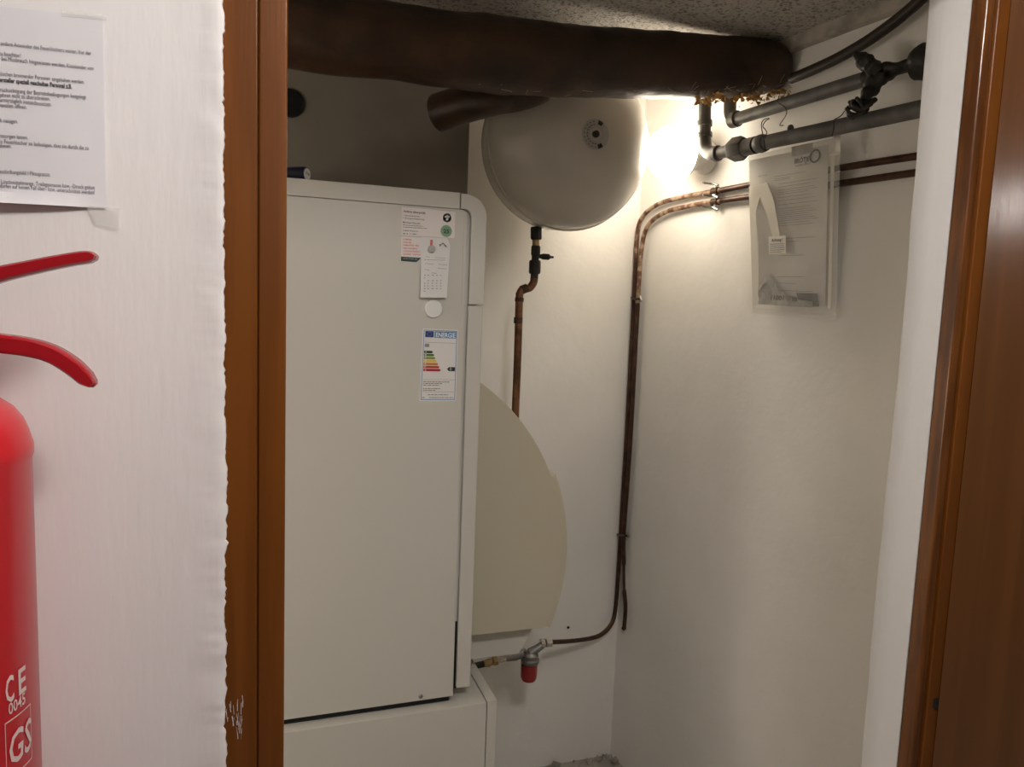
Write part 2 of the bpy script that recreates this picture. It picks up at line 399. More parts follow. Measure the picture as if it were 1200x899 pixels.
m = MB().lathe(sc+Vector((0, .002, 0)), (0, -1, 0), [(.0045, 0), (.0045, .003), (.003, .0045)], 14); obj('screw', m, 'zinc', b)
# base cabinet
ZBASE = ZB-.0165
q1 = PZ(332, 859.5, ZBASE); q2 = PZ(571.5, 822.5, ZBASE); YBF = (q1.y+q2.y)/2
bc = thing('base_cabinet', (XC, 1.75, 0), 'low grey base cabinet with loose side panel carrying the boiler', 'cabinet')
XS0 = P(571.5, 822.5, YBF).x; XS1 = P(583, 822, YBF).x
m = MB().box(2*XC-XS0, XS0-.0012, YBF, 2.04, .0, ZBASE, .003, 2); obj('body', m, 'boiler', bc)
m = MB().box(XS0, XS1, YBF+.002, 2.04, .0, ZBASE+.001, .0012, 2); obj('side_panel', m, 'boiler', bc)

# round jacket behind the boiler
YD = 1.58; DCX, DCZ, DR = .2085, .965, .494
dk = b
def chord(R, zc, Y, n=64):
    a = math.asin((zc-DCZ)/R); pts = []
    for k in range(n+1):
        t = a+(math.pi-2*a)*k/n; pts.append(Vector((DCX+R*math.cos(t), Y, DCZ+R*math.sin(t))))
    return pts
zc1 = (P(550.7, 751, YD).z+P(642, 730, YD).z)/2
zc2 = (P(550, 778, YD+.045).z+P(631, 759, YD+.045).z)/2
m = MB().prism(chord(DR, zc1, YD), (0, .0445, 0), .002, 2); obj('round_cover', m, 'beige', dk, label='beige round casing cover')
m = MB().prism(chord(DR-.006, zc2, YD+.045), (0, .29, 0), .002, 2); obj('drum', m, 'boiler', dk)
# side lip: an arc band starting part-way down the right
zt = P(650, 556, YD+.02).z; ta = math.asin((zt-DCZ)/(DR+.004)); tb = math.asin((zc1-DCZ)/(DR+.004)); arc = []
for R in (DR+.013, DR-.003):
    row = [Vector((DCX+R*math.cos(ta+(tb-ta)*k/24), YD+.004, DCZ+R*math.sin(ta+(tb-ta)*k/24))) for k in range(25)]
    arc += row if R > DR else row[::-1]
m = MB().prism(arc, (0, .05, 0), .001, 1); obj('side_lip', m, 'beige', dk)

# ================================================================== STICKERS AND PAPERS ON THE BOILER
YS = YB-.0006
S = lambda x, y, d=0.: P(x, y, YS-d)
def sheet(name, pts, material, parent=None, th=.0005, **k):
    return obj(name, MB().prism(pts, (0, th, 0)), material, parent, **k)
def roundsheet(cx, cy, rp, d=0., n=28):
    c = S(cx, cy, d); r = (S(cx+rp, cy, d)-c).length
    return [c+Vector((math.cos(2*math.pi*k/n)*r, 0, math.sin(2*math.pi*k/n)*r)) for k in range(n)]
card = sheet('inspection_card', [S(470.5, 242.3), S(534, 248.5), S(532.5, 279), S(470.2, 275.5)], 'card',
             label='white card with black printed lines and a round emblem on the boiler', cat='card')
m = MB(); up = Z
text(m, 'Anlage überprüft', S(472.5, 248.5, .0003), S(498.5, 251, .0003), up, height=.0042, bold=.03)
text(m, '• Gasmesstechnik', S(472.5, 253, .0003), S(491.5, 254.6, .0003), up, height=.003, bold=.01)
text(m, '• Energieeinsparung', S(472.5, 256.2, .0003), S(497, 258, .0003), up, height=.003, bold=.01)
text(m, 'Michael Staude', S(472, 261.5, .0003), S(492.5, 263, .0003), up, height=.0036, bold=.012)
for i, (x1, y) in enumerate(((495, 265), (500, 267.5))): dashes(m, S(472, y-1, .0003), S(x1, y+.6, .0003), up, .0012, i)
text(m, '23896 Ritzerau', S(472, 271, .0003), S(490, 271.8, .0003), up, height=.003, bold=.008)
dashes(m, S(472, 274.3, .0003), S(489, 274.9, .0003), up, .0016, 9, .4)
obj('lettering', m, 'greyprint', card)
em = obj('emblem', MB().prism(roundsheet(524, 255.3, 5), (0, .0004, 0)), 'darkprint', card, label='black round emblem with a white cross-armed figure')
m = MB(); c = S(524, 255.3, .0006); u_ = .0021
for pts in ([(-1, -2.6), (1, -2.6), (.8, .6), (-.8, .6)], [(-2.9, .5), (-2.0, 1.9), (0, 1.0), (0, -.3)], [(2.9, .5), (2.0, 1.9), (0, 1.0), (0, -.3)], [(-.8, 1.2), (.8, 1.2), (.9, 2.6), (-.9, 2.6)]):
    m.poly([c+Vector((x*u_, 0, z*u_)) for x, z in pts])
obj('emblem_figure', m, 'white', em)
gs = obj('round_sticker', MB().prism(roundsheet(523, 270.8, 6.6, .0006), (0, .0006, 0)), 'green', label='round green sticker with a dark number on the white card', cat='sticker')
m = MB(); text(m, '25', S(519.6, 273, .001), S(526.3, 273.6, .001), up, height=.0085, bold=.03)
obj('number', m, 'greenprint', gs)
m = MB().prism(roundsheet(521.6, 269.4, 6.6, .0003), (0, .0003, 0)); obj('rim', m, 'card', gs)
comp = sheet('company_sticker', [S(470, 277.2), S(494, 278.6), S(493.5, 303), S(470, 301.5)], 'card', label='small white sticker with red lines and dark green bar', cat='sticker')
m = MB()
for i, (s, x1) in enumerate((('KLEMPNER', 482.3), ('SANITÄR', 482), ('KAMINÖFEN / BAD', 491), ('HEIZUNGSBAU', 489), ('SCHORNSTEINBAU', 492), ('NOTDIENST · WARTUNG', 492.5))):
    y = 281.2+3.5*i; text(m, s, S(472.5, y, .0003), S(x1, y+.7, .0003), up, height=.0033, bold=.015)
obj('lettering', m, 'redprint', comp)
m = MB().prism([S(470, 300.7, .0003), S(493.4, 302.2, .0003), S(491, 304.6, .0003), S(488, 307.2, .0003), S(470, 305.8, .0003)], (0, .0003, 0)); bar = obj('green_bar', m, 'greenprint', comp)
m = MB(); dashes(m, S(472.5, 303.3, .0006), S(489, 304.3, .0006), up, .0016, 4); obj('bar_lettering', m, 'paleprint', bar)
# receipt-like slip, held by a magnet clip, bottom standing off the panel
m = MB(); vs_, fs_ = [], []; NZ = 14
for i in range(NZ+1):
    t = i/NZ; bow = .0016+.011*t**2.2
    l = S(494-1.5*t, 281+67.5*t, bow); r = S(528-4.5*t, 283+66*t, bow*.8)
    if i == 0: r = S(524, 279.3, .0016); l = S(494, 277.8, .0016)
    for j in range(5): vs_.append(l.lerp(r, j/4)+Vector((0, -.0012*math.sin(j/4*math.pi)*t, 0)))
for i in range(NZ):
    for j in range(4): fs_.append((i*5+j, i*5+j+1, (i+1)*5+j+1, (i+1)*5+j))
m.add(vs_, fs_); k = len(m.v); m.add([v+Vector((0, .0003, 0)) for v in vs_], [f[::-1] for f in fs_])
slip = obj('paper_slip', m, 'slip', label='long narrow white receipt slip hanging on the boiler front', cat='paper')
def SL(x, y):
    t = (y-281)/67.; return S(x, y, .0032+.0125*max(0, t)**2.2)
m = MB()
for i, (x0, y, x1) in enumerate(((499, 301, 504), (509, 302, 521), (497, 304.5, 522), (498, 309, 508), (514, 310, 524), (498, 316, 503), (513, 314.5, 523), (506, 320, 512))):
    dashes(m, SL(x0, y), SL(x1, y+.8), up, .0009, i, .7)
for r in range(7):
    y = 323+3.1*r
    for (x0, x1) in ((497, 499), (501, 503), (506, 508.5), (511, 513), (516, 517.5)):
        if (r*7+int(x0)*3) % 5: dashes(m, SL(x0-.06*r, y), SL(x1-.06*r, y+.1), up, .0012, r)
obj('lettering', m, 'paleprint', slip, kind='stuff')
m = MB(); a, b_, c = SL(515.2, 288.5), SL(518.8, 284.8), SL(523.2, 289.3)
m.tube([a, b_, c], .0007, 6); m.tube([SL(515, 286.5), SL(516.3, 287.2)], .0007, 6); obj('roof_logo', m, 'darkprint', slip)
m = MB().prism([SL(504.3, 281), SL(507.2, 281.2), SL(506.8, 288), SL(504, 287.5)], (0, -.0004, 0)); obj('red_mark', m, 'redprint', slip)
cp = S(505.8, 291.8, .006)
m = MB().lathe(cp+Vector((0, .0012, 0)), (0, -1, 0), [(.0075, 0), (.0075, .004), (.006, .0055), (0, .006)], 20)
obj('clip_magnet', m, 'vlabel', label='tiny translucent magnet pinning the receipt slip', cat='magnet')
cp = S(507.5, 362)
m = MB().lathe(cp, (0, -1, 0), [(.0178, 0), (.0178, .006), (.0165, .0078), (.010, .0083), (0, .0083)], 32)
obj('round_magnet', m, 'magnet', label='round white magnet on the boiler front below the slip', cat='magnet')
# energy label
e1, e2, e3, e4 = S(495.5, 385.2), S(537, 386.8), S(534.2, 470), S(491.5, 470)
lab = sheet('energy_label', [e1, e2, e3, e4], 'label', label='energy label sticker with coloured class bars on the boiler', cat='sticker')
def EL(u, v, d=.0003):
    a = e1.lerp(e2, u); c = e4.lerp(e3, u); return a.lerp(c, v)+Vector((0, -d, 0))
def quad(u0, u1, v0, v1, d=.0003): return [EL(u0, v0, d), EL(u1, v0, d), EL(u1, v1, d), EL(u0, v1, d)]
def flat(pts): return MB().prism(pts, (0, .0002, 0))
m = MB()
for q in ((.03, .97, .015, .024), (.03, .97, .975, .984), (.03, .045, .015, .984), (.955, .97, .015, .984)): m.poly(quad(*q))
obj('border', m, 'sky', lab)
fl = obj('flag', flat(quad(.075, .31, .03, .115)), 'eublue', lab); m = MB()
for k in range(12):
    c = EL(.19+.06*math.cos(k*math.pi/6), .072+.028*math.sin(k*math.pi/6), .0006); m.poly([c+Vector((math.cos(t)*.0006, 0, math.sin(t)*.0006)) for t in (0, 1.57, 3.14, 4.71)])
obj('stars', m, 'euyellow', fl)
hd = obj('header', flat(quad(.335, .945, .03, .12)), 'sky', lab); m = MB(); text(m, 'ENERGIE', EL(.37, .108, .0006), EL(.92, .108, .0006), up, height=.0098, bold=.02); obj('lettering', m, 'white', hd)
obj('maker_block', flat(quad(.075, .20, .205, .25)), 'paleprint', lab)
for i, (n_, x1) in enumerate((('a', .31), ('b', .355), ('c', .39), ('d', .43), ('e', .475), ('f', .51), ('g', .55))):
    v0 = .302+i*.0415; v1 = v0+.033; x0 = .065
    ar = obj('class_arrow', flat([EL(x0, v0), EL(x1-.03, v0), EL(x1, (v0+v1)/2), EL(x1-.03, v1), EL(x0, v1)]), 'cls_'+n_, lab)
    m = MB(); text(m, 'ABCDEFG'[i], EL(x0+.03, v1-.006, .0006), EL(x0+.075, v1-.006, .0006), up, height=.0038); obj('letter', m, 'white', ar)
ca = obj('rating_arrow', flat([EL(.72, .55), EL(.775, .522), EL(.945, .522), EL(.945, .578), EL(.775, .578)]), 'darkprint', lab)
m = MB(); text(m, 'D', EL(.80, .566, .0006), EL(.85, .566, .0006), up, height=.006); obj('letter', m, 'white', ca)
m = MB()
for q in ((.075, .95, .185, .188), (.075, .95, .70, .703), (.075, .95, .87, .873)): m.poly(quad(*q))
for i, (u0, u1, v) in enumerate(((.08, .80, .725), (.08, .60, .748), (.08, .52, .771), (.08, .55, .82), (.08, .42, .843), (.22, .78, .905), (.06, .14, .945), (.26, .93, .945))):
    dashes(m, EL(u0, v+.012), EL(u1, v+.012), up, .0014, i)
obj('small_print', m, 'greyprint', lab, kind='stuff')
# gauge lying on top of the boiler
gx = P(360, 201, 1.535); gz = ZT+.0145
ga = Vector((.80, -.60, 0)); go = Vector((gx.x, 1.535, gz))
g = thing('pocket_gauge', (gx.x-.02, 1.545, ZT), 'dark blue round gauge with white face lying on the boiler', 'gauge')
m = MB().lathe(go-ga*.06, ga, [(.012, 0), (.0145, .004), (.0145, .056), (.0125, .0595), (.0115, .0597)], 24); obj('case', m, 'navy', g)
m = MB().lathe(go-ga*.0005, ga, [(.0113, 0), (.0108, .0012)], 24); df = obj('dial', m, 'white', g)
side = Vector((-ga.y, ga.x, 0))*-1; c0 = go+ga*.001
m = MB(); text(m, '58', c0+Vector((.6*.006, .8*.006, -.002))*-1+Vector((0, 0, -.001)), c0+Vector((.6*.006, .8*.006, -.003)), up, height=.005); obj('figures', m, 'darkprint', df)

# ================================================================== EXPANSION VESSEL
VY = 1.88; VC = Vector((.799, VY, 1.981)); VR = .2245
ev = thing('expansion_vessel', (VC.x, 1.95, VC.z-VR), 'cream round expansion vessel on the wall above the copper pipe', 'vessel')
prof = [(VR-.002, 0)]
for k in range(1, 17):
    a = k/16*math.pi/2; prof.append((VR*math.cos(a)**.62 if k < 16 else 0, .145*math.sin(a)**1.12))
def dome(x): return .14*math.sqrt(max(0, 1-(x/VR)**2.7))
prof = [(VR-.001, 0)]+[(VR*math.sqrt(1-(1-t)**2) if False else VR*(1-t), dome(VR*(1-t))) for t in [.0, .004, .012, .025, .045, .075, .11, .16, .22, .3, .4, .5, .6, .7, .8, .9, .96, 1.0]]
obj('front_shell', MB().lathe(VC, (0, -1, 0), prof, 72), 'vessel', ev, sharp=60)
obj('rear_shell', MB().lathe(VC+Vector((0, .006, 0)), (0, 1, 0), [(VR-.003, 0), (VR-.001, .02), (VR-.004, .07), (VR-.02, .115), (VR-.06, .138), (.02, .145)], 72), 'vessel', ev, sharp=60)
obj('seam_ring', MB().lathe(VC+Vector((0, .008, 0)), (0, -1, 0), [(VR-.006, -.003), (VR+.003, 0), (VR+.0035, .004), (VR+.003, .009), (VR-.006, .012)], 72), 'vessel', ev)
# ring label on the dome, concentric with the filling valve
ap = VC+Vector((.012, 0, .0)); 
def domepts(r0, r1, a0, a1, n=24, lift=.0012):
    mb = MB(); vs_, fs_ = [], []
    for i in range(n+1):
        a = a0+(a1-a0)*i/n
        for r in (r0, r1):
            x, z = r*math.cos(a), r*math.sin(a); rr_ = math.hypot(x+.012, z); vs_.append((VC.x+.012+x, VY-dome(rr_)-lift, VC.z+z))
    for i in range(n): fs_.append((2*i, 2*i+1, 2*i+3, 2*i+2))
    return mb.add(vs_, fs_)
rl = obj('ring_label', domepts(.016, .0375, 0, 2*math.pi, 40), 'vlabel', ev)
for a0_ in (-75, 55): obj('label_block', domepts(.025, .0355, math.radians(a0_), math.radians(a0_+24), 6, .0016), 'darkprint', rl)
m = MB()
for k in range(10):
    a = math.radians(95+k*19); m.v  # short print strokes round the label
    s = domepts(.022, .0245, a, a+.22, 3, .0016); m.add(s.v, s.f); s = domepts(.030, .032, a+.05, a+.2, 3, .0016); m.add(s.v, s.f)
obj('label_print', m, 'greyprint', rl)
m = MB().lathe(Vector((VC.x+.012, VY-.138, VC.z)), (0, -1, 0), [(.0085, 0), (.0085, .009), (.006, .011), (0, .011)], 20); obj('valve_cap', m, 'blackmetal', ev)
m = MB().box(VC.x-.03, VC.x+.03, VY+.146, YBACK-.001, VC.z-.02, VC.z+.02, .002); obj('bracket', m, 'iron', ev)
# type-plate sticker low on the dome
tp = P(648, 259, VY-.06)

# connection below the vessel: lock valve and copper riser
VYP = 1.955
V = lambda x, y: P(x, y, VYP)
cr = thing('copper_riser', V(604, 487), 'copper riser pipe with black lock valve under the expansion vessel', 'pipe')
def vfit(name, x, y0, y1, r, material='blackmetal', seg=8):
    a, c = V(x[0], y0), V(x[1], y1); return obj(name, MB().tube([a, a.lerp(c, .12), a.lerp(c, .88), c], [r*.86, r, r, r*.86], seg), material, cr)
vfit('nut', (628.3, 628.3), 266, 281, .0165); vfit('nipple', (628.2, 628), 280, 291, .0105, 'brass', 14)
vfit('nut', (628, 627.5), 288, 300, .0135); vfit('valve_body', (627.5, 627), 299, 308, .0105, 'blackmetal', 14)
vb = vfit('valve_body', (627, 626.5), 305, 321, .0165, 'blackmetal', 12); vfit('collar', (626.5, 626), 320, 327, .011, 'blackmetal', 14)
a = V(629, 300); m = MB().tube([a, V(634, 300.5), V(636, 300.7), V(643, 301.2), V(645, 301.3), V(648.5, 301.5)], [.006, .006, .0085, .0085, .004, .003], 12); obj('drain_spigot', m, 'blackmetal', cr)
path = smooth([V(626, 325), V(625.2, 331), V(620.5, 337.5), V(613.5, 338.5), V(609.5, 343.5), V(608.5, 352), V(606.5, 420), V(602.5, 520), V(600, 590)], 8)
m = MB().tube(path, .0108, 16); obj('riser', m, 'copper', cr)
for (p, q) in ((V(611, 340), V(617.5, 337.5)), (V(608.8, 349), V(608.4, 353.5)), (V(607.4, 372), V(607, 379))):
    obj('solder_joint', MB().tube([p, q], .0125, 16), 'copperdark', cr)

# ================================================================== GLOBE LAMP
LD, LR = .119, .0740                                  # centre of the globe off the wall, its radius
GL = PW(789, 179.5, LD); lamp = thing('globe_lamp', GL-Vector((0, 0, .08)), 'lit white glass globe lamp on the right wall', 'lamp')
nW = Vector(WN); CAPA = math.radians(114)
prof = [(LR*math.sin(CAPA*k/24), LR*math.cos(CAPA*k/24)) for k in range(25)]
obj('glass_globe', MB().lathe(GL, nW, prof, 48), 'globe', lamp, label='glowing opal glass globe')
prof = []
for k in range(13):
    a = CAPA-.02+(math.radians(150)-CAPA)*k/12; prof.append(((LR+.0012)*math.sin(a), (LR+.0012)*math.cos(a)))
prof += [(.036, -LD+.026), (.046, -LD+.014), (.046, -LD+.001)]
obj('lamp_holder', MB().lathe(GL, nW, prof, 40), 'magnet', lamp)

# ================================================================== WRAPPED PIPE UNDER THE CEILING
YDU = 1.60
dd = [(300, 25.5, 44), (380, 39, 43.5), (470, 51, 42.5), (560, 62, 42), (640, 69.5, 40), (720, 74.5, 38), (800, 77.5, 35.5), (850, 79, 33.5), (890, 79, 31), (910, 78.5, 25), (917, 78, 16)]
def pdepth(p): return float((RM.T @ (np.array(p)-CAM))[2])
pts = [P(x, y, YDU) for x, y, r in dd]; rad = [r/F*pdepth(p) for (x, y, r), p in zip(dd, pts)]
pts = [pts[0]+(pts[0]-pts[1])*3]+pts; rad = [rad[0]]+rad
ctr = smooth(pts, 10); rs = []
for i in range(len(pts)-1):
    for k in range(10): rs.append(rad[i]+(rad[i+1]-rad[i])*k/10)
rs.append(rad[-1])
m = MB(); m.tube(ctr, rs, 40)
for i, v in enumerate(m.v):
    c = ctr[min(i//40, len(ctr)-1)]; d = (v-c)
    ripple = .05*nz(v.x*7, v.y*9, v.z*9)+.035*nz(v.x*22+v.z*15, v.y*22, v.z*22)+(.012 if math.sin((v.x*1.0+.3*(v.z-c.z))*42) > .6 else 0)
    m.v[i] = c+d*(1+ripple)
du = thing('wrapped_pipe', (.5, YDU, 2.0), 'thick heating pipe wrapped in dark brown tar paper under the ceiling', 'pipe')
obj('wrapping', m, 'duct', du, sharp=60)
# bright foil lip and torn insulation at the right end
m = MB(); row = []
for k in range(25):
    x = 745+62*k/24; c = P(x, 113.5-2.5*(k/24)+1.2*nz(k*.5, 1, 1), YDU-.02); row.append((c, c+Vector((.0, .014, .004+.006*abs(nz(k*.7, 2, 2)))), c+Vector((0, .03, .004))))
vs_ = [p for r in row for p in r]; fs_ = [(i*3+j, i*3+j+1, i*3+j+4, i*3+j+3) for i in range(24) for j in range(2)]

rr = random.Random(11); m = MB()
def shard(mb, c, s, rr):
    pts = []
    for k in range(6):
        v = Vector((rr.gauss(0, 1), rr.gauss(0, 1), rr.gauss(0, 1))).normalized()*s*rr.uniform(.5, 1.2); pts.append(c+Vector((v.x*1.2, v.y*.8, v.z)))
    bm = bmesh.new()
    for p in pts: bm.verts.new(p)
    bmesh.ops.convex_hull(bm, input=list(bm.verts)); mb.bm(bm)
for k in range(150):
    x = rr.choice((rr.uniform(815, 935), rr.uniform(815, 850), rr.uniform(860, 930))); yb = 112 if x < 870 else 112-(x-870)*.12
    y = yb+rr.gauss(2, 4.5 if x < 925 else 3); c = P(x, y, YDU-.01+rr.uniform(-.03, .05)); shard(m, c, rr.uniform(.004, .0115), rr)
obj('torn_foam', m, 'foam', du, kind='stuff')
m = MB()
for k in range(60):
    x = rr.uniform(560, 940) if k < 22 else rr.uniform(800, 930); y = 104+rr.uniform(-8, 10); c = P(x, y, YDU-.055+rr.uniform(-.01, .05)); a = rr.uniform(-.6, 1.3); l = rr.uniform(.008, .035)
    m.tube([c, c+Vector((math.cos(a)*l*.5, rr.uniform(-.004, .004), math.sin(a)*l*.5)), c+Vector((math.cos(a)*l, -.004, math.sin(a)*l*.9))], .0004, 5)
obj('loose_fibres', m, 'fibre', du, kind='stuff')
# short wrapped branch behind it
st = du
q0, q1_, q2_, q3 = P(600, 112, 1.70), P(578, 117, 1.70), P(548, 122, 1.74), P(514, 133, 1.80)
pa = smooth([P(640, 100, 1.66), q0, q1_, q2_, q3], 8); rr_ = []
for i in range(len(pa)):
    t = i/(len(pa)-1); rr_.append(.034+.010*t+.003*math.sin(t*9))
m = MB().tube(pa, rr_, 24)
for i, v in enumerate(m.v):
    c = pa[i//24]; m.v[i] = c+(v-c)*(1+.12*nz(v.x*15, v.y*15, v.z*15))
bw = obj('branch', m, 'duct', st, sharp=60)
m = MB().lathe(pa[-1]+(pa[-1]-pa[-2]).normalized()*-.002, pa[-1]-pa[-2], [(.030, 0), (.030, .004)], 24); obj('open_end', m, 'black', bw)
fo = P(340, 121, 2.06)
f_ = thing('flue_socket', (fo.x, 2.06, fo.z-.035), 'round dark flue opening in the chimney wall', 'opening')
obj('collar', MB().lathe(fo+Vector((0, .0, 0)), (0, -1, 0), [(.036, -.02), (.036, .004), (.031, .005), (.030, -.02)], 32), 'blackmetal', f_)
obj('dark_throat', MB().lathe(fo, (0, -1, 0), [(.0305, -.01), (.0305, .002)], 32), 'black', f_)

# ================================================================== IRON HEATING PIPES ON THE RIGHT WALL
OFFB = .10
B = lambda x, y, o=OFFB: PW(x, y, o)
ip = thing('iron_pipe', B(960, 160), 'grey iron heating pipe with elbow and union, documents hanging from it', 'pipe')
e0 = B(828, 180); 
def pr(px, p): return px/F*pdepth(p)
r1 = pr(8.3, B(900, 166)); obj('pipe_run', MB().tube([B(868, 173), B(980, 149.3), B(1100, 123)], r1, 20), 'iron', ip)
m = MB().tube(smooth([B(825.5, 158), B(826, 169), B(828.5, 176.5), B(835, 180.2), B(843, 179.5)], 6), pr(8, e0), 18); obj('elbow', m, 'iron', ip)
obj('riser', MB().tube([B(825.5, 160), B(826, 135), B(826.5, 104)], pr(7.2, e0), 18), 'iron', ip)
for (p, q) in ((B(825.6, 142), B(825.6, 148)), (B(825.6, 156), B(825.6, 161)), (B(838, 180.4), B(842, 179.6))):
    obj('bead', MB().tube([p, q], pr(9, p), 18), 'iron', ip)
obj('nipple', MB().tube([B(842, 179.5), B(862, 175)], pr(7, B(850, 178)), 18), 'iron', ip)
a, c = B(858, 176), B(873, 173); ax = (c-a).normalized()
m = MB().tube([a, a.lerp(c, .1), a.lerp(c, .8), c], [pr(12, a), pr(14, a), pr(14, a), pr(12, a)], 6); obj('union_nut', m, 'iron', ip)
m = MB().tube([B(872, 173.2), B(886, 170)], pr(10, c), 20); obj('sleeve', m, 'iron', ip)
m = MB().tube([B(888, 169.3), B(891, 168.6), B(894, 168), B(897, 167.4)], [pr(9.3, c), pr(10.4, c), pr(10.4, c), pr(9.3, c)], 20); obj('sleeve_ring', m, 'iron', ip)
m = MB().lathe(B(926.5, 150.5), (ax.x, ax.y, 0), [(.0085, -.002), (.0085, .002)], 14); obj('lug', m, 'iron', ip)
m = MB().tube([B(936, 152), B(943, 150.5)], .0, 4) if False else None
# upper pipe
OFU = .065
U = lambda x, y: PW(x, y, OFU)
ipu = thing('iron_pipe', U(930, 118), 'thinner grey iron pipe running above the union pipe into a taped joint', 'pipe')
obj('pipe_run', MB().tube([U(862, 139.7), U(940, 115.5), U(1016, 92)], pr(7.6, U(900, 128)), 18), 'iron', ipu)
obj('elbow', MB().tube(smooth([U(856.5, 100), U(855.5, 124), U(856, 134), U(861, 139.8), U(868, 138)], 6), pr(7.2, U(860, 139)), 18), 'iron', ipu)
obj('elbow_rim', MB().tube([U(857.5, 141), U(864.5, 139)], pr(9.4, U(860, 139)), 18), 'iron', ipu)
# taped joint
tj = thing('taped_joint', U(1040, 85), 'black tape wrapped valve joint with trailing ends above the iron pipe', 'joint')
def lumpy(path, rads, amp, seg=18, f=40):
    mb = MB().tube(path, rads, seg)
    for i, v in enumerate(mb.v):
        c = path[min(i//seg, len(path)-1)]; mb.v[i] = c+(v-c)*(1+amp*nz(v.x*f, v.y*f, v.z*f))
    return mb
T = lambda x, y, o=.075: PW(x, y, o)
def rint(rads, n):
    out = []
    for i in range(len(rads)-1):
        for k in range(n): out.append(rads[i]+(rads[i+1]-rads[i])*k/n)
    return out+[rads[-1]]
zj = T(1040, 85)
ra = [pr(r, zj) for r in (9.5, 12, 11, 8.5, 7.5, 8)]
obj('wrapping', lumpy(smooth([T(1014, 92), T(1024, 90), T(1036, 86), T(1048, 82), T(1060, 79), T(1072, 76)], 6), rint(ra, 6), .45), 'tape', tj, sharp=60)
obj('flange', lumpy(smooth([T(1068, 77), T(1074, 75.5), T(1082, 73), T(1096, 70)], 5), rint([pr(r, zj) for r in (8, 17, 20, 20)], 5), .12), 'tape', tj, sharp=60)
obj('tape_end', lumpy(smooth([T(1030, 88, .09), T(1022, 80, .095), T(1012, 72, .10), T(1004, 63, .10)], 6), rint([pr(r, zj) for r in (10, 10, 8, 4)], 6), .7, 14, 60), 'tape', tj, sharp=60)
obj('tape_end', lumpy(smooth([T(1030, 90, .09), T(1023, 100, .10), T(1018, 108, .115), T(1013, 120, .125)], 6), rint([pr(r, zj) for r in (11, 9, 7, 5)], 6), .7, 14, 60), 'tape', tj, sharp=60)
m = MB()
kc = T(1006, 126, .145)
for k in range(6):
    rr = random.Random(40+k); ang_ = k*1.1; pp = []
    ux = Vector((rr.gauss(0, 1), rr.gauss(0, 1), rr.gauss(0, 1))).normalized(); uy = ux.orthogonal().normalized()
    cc = kc+Vector((rr.uniform(-.006, .006), 0, rr.uniform(-.006, .006)))+Vector(WD)*(rr.uniform(-.012, .02))
    for j in range(15): pp.append(cc+(ux*math.cos(j*.45)+uy*math.sin(j*.45))*rr.uniform(.013, .019))
    m.add(*(lambda t: (t.v, t.f))(MB().tube(pp, .0042, 8)))
obj('tape_knot', m, 'tape', tj, sharp=60)

# ================================================================== COPPER OIL LINES
OC = .016
K = lambda x, y, o=OC: PW(x, y, o)
ol = thing('copper_line', K(745, 480), 'upper of two thin copper lines, running down to the oil filter', 'pipe', 'thin copper lines along the right wall')
pA = [K(1100, 179.3), K(981, 197.6), K(845, 223), K(800, 231), K(770, 240), K(752, 256), K(746.5, 280), K(744, 330), K(740.5, 400), K(734, 520), K(727.5, 625), K(724, 680), K(721, 715)]
YO = YBACK-.016
end = P(644, 752.5, 2.02)
pB = [P(716, 732, 2.145), P(704, 744, 2.13), P(688, 749, 2.11), P(668, 751.5, 2.07), P(650, 752.5, 2.03), end]
pth = smooth(pA+pB, 8)
i1 = 8*5; i0 = 8*2
obj('run_along_wall', MB().tube(pth[:i0+1], .0078, 12), 'copperdark', ol)
obj('bend', MB().tube(pth[i0:i1+13], .0072, 12), 'copperpaint', ol)
obj('drop', MB().tube(pth[i1+12:], .0072, 12), 'copperdark', ol)
ol2 = thing('copper_line', K(752, 480), 'lower of two thin copper lines, ending in a crimped stub above the floor', 'pipe', 'thin copper lines along the right wall')
pA2 = [K(1100, 198.5), K(980, 215.8), K(845, 235.5), K(805, 242), K(777, 250), K(759, 265), K(752, 290), K(748.5, 335), K(745, 400), K(738.5, 520), K(731, 625), K(731, 660), K(731.5, 690), K(733, 712), K(731.5, 736)]
pth2 = smooth(pA2, 8)
obj('run_along_wall', MB().tube(pth2[:17], .0078, 12), 'copperdark', ol2)
obj('bend', MB().tube(pth2[16:60], .0072, 12), 'copperpaint', ol2)
n2 = len(pth2)-59
obj('drop', MB().tube(pth2[59:], [.0072 if i < n2-24 else .0048 if i < n2-16 else .0068 for i in range(n2)], 12), 'copperdark', ol2)
obj('crimp', MB().tube([pth2[-2], pth2[-1], pth2[-1]+Vector((-.006, 0, -.006))], [.006, .0085, .005], 10), 'copperdark', ol2)
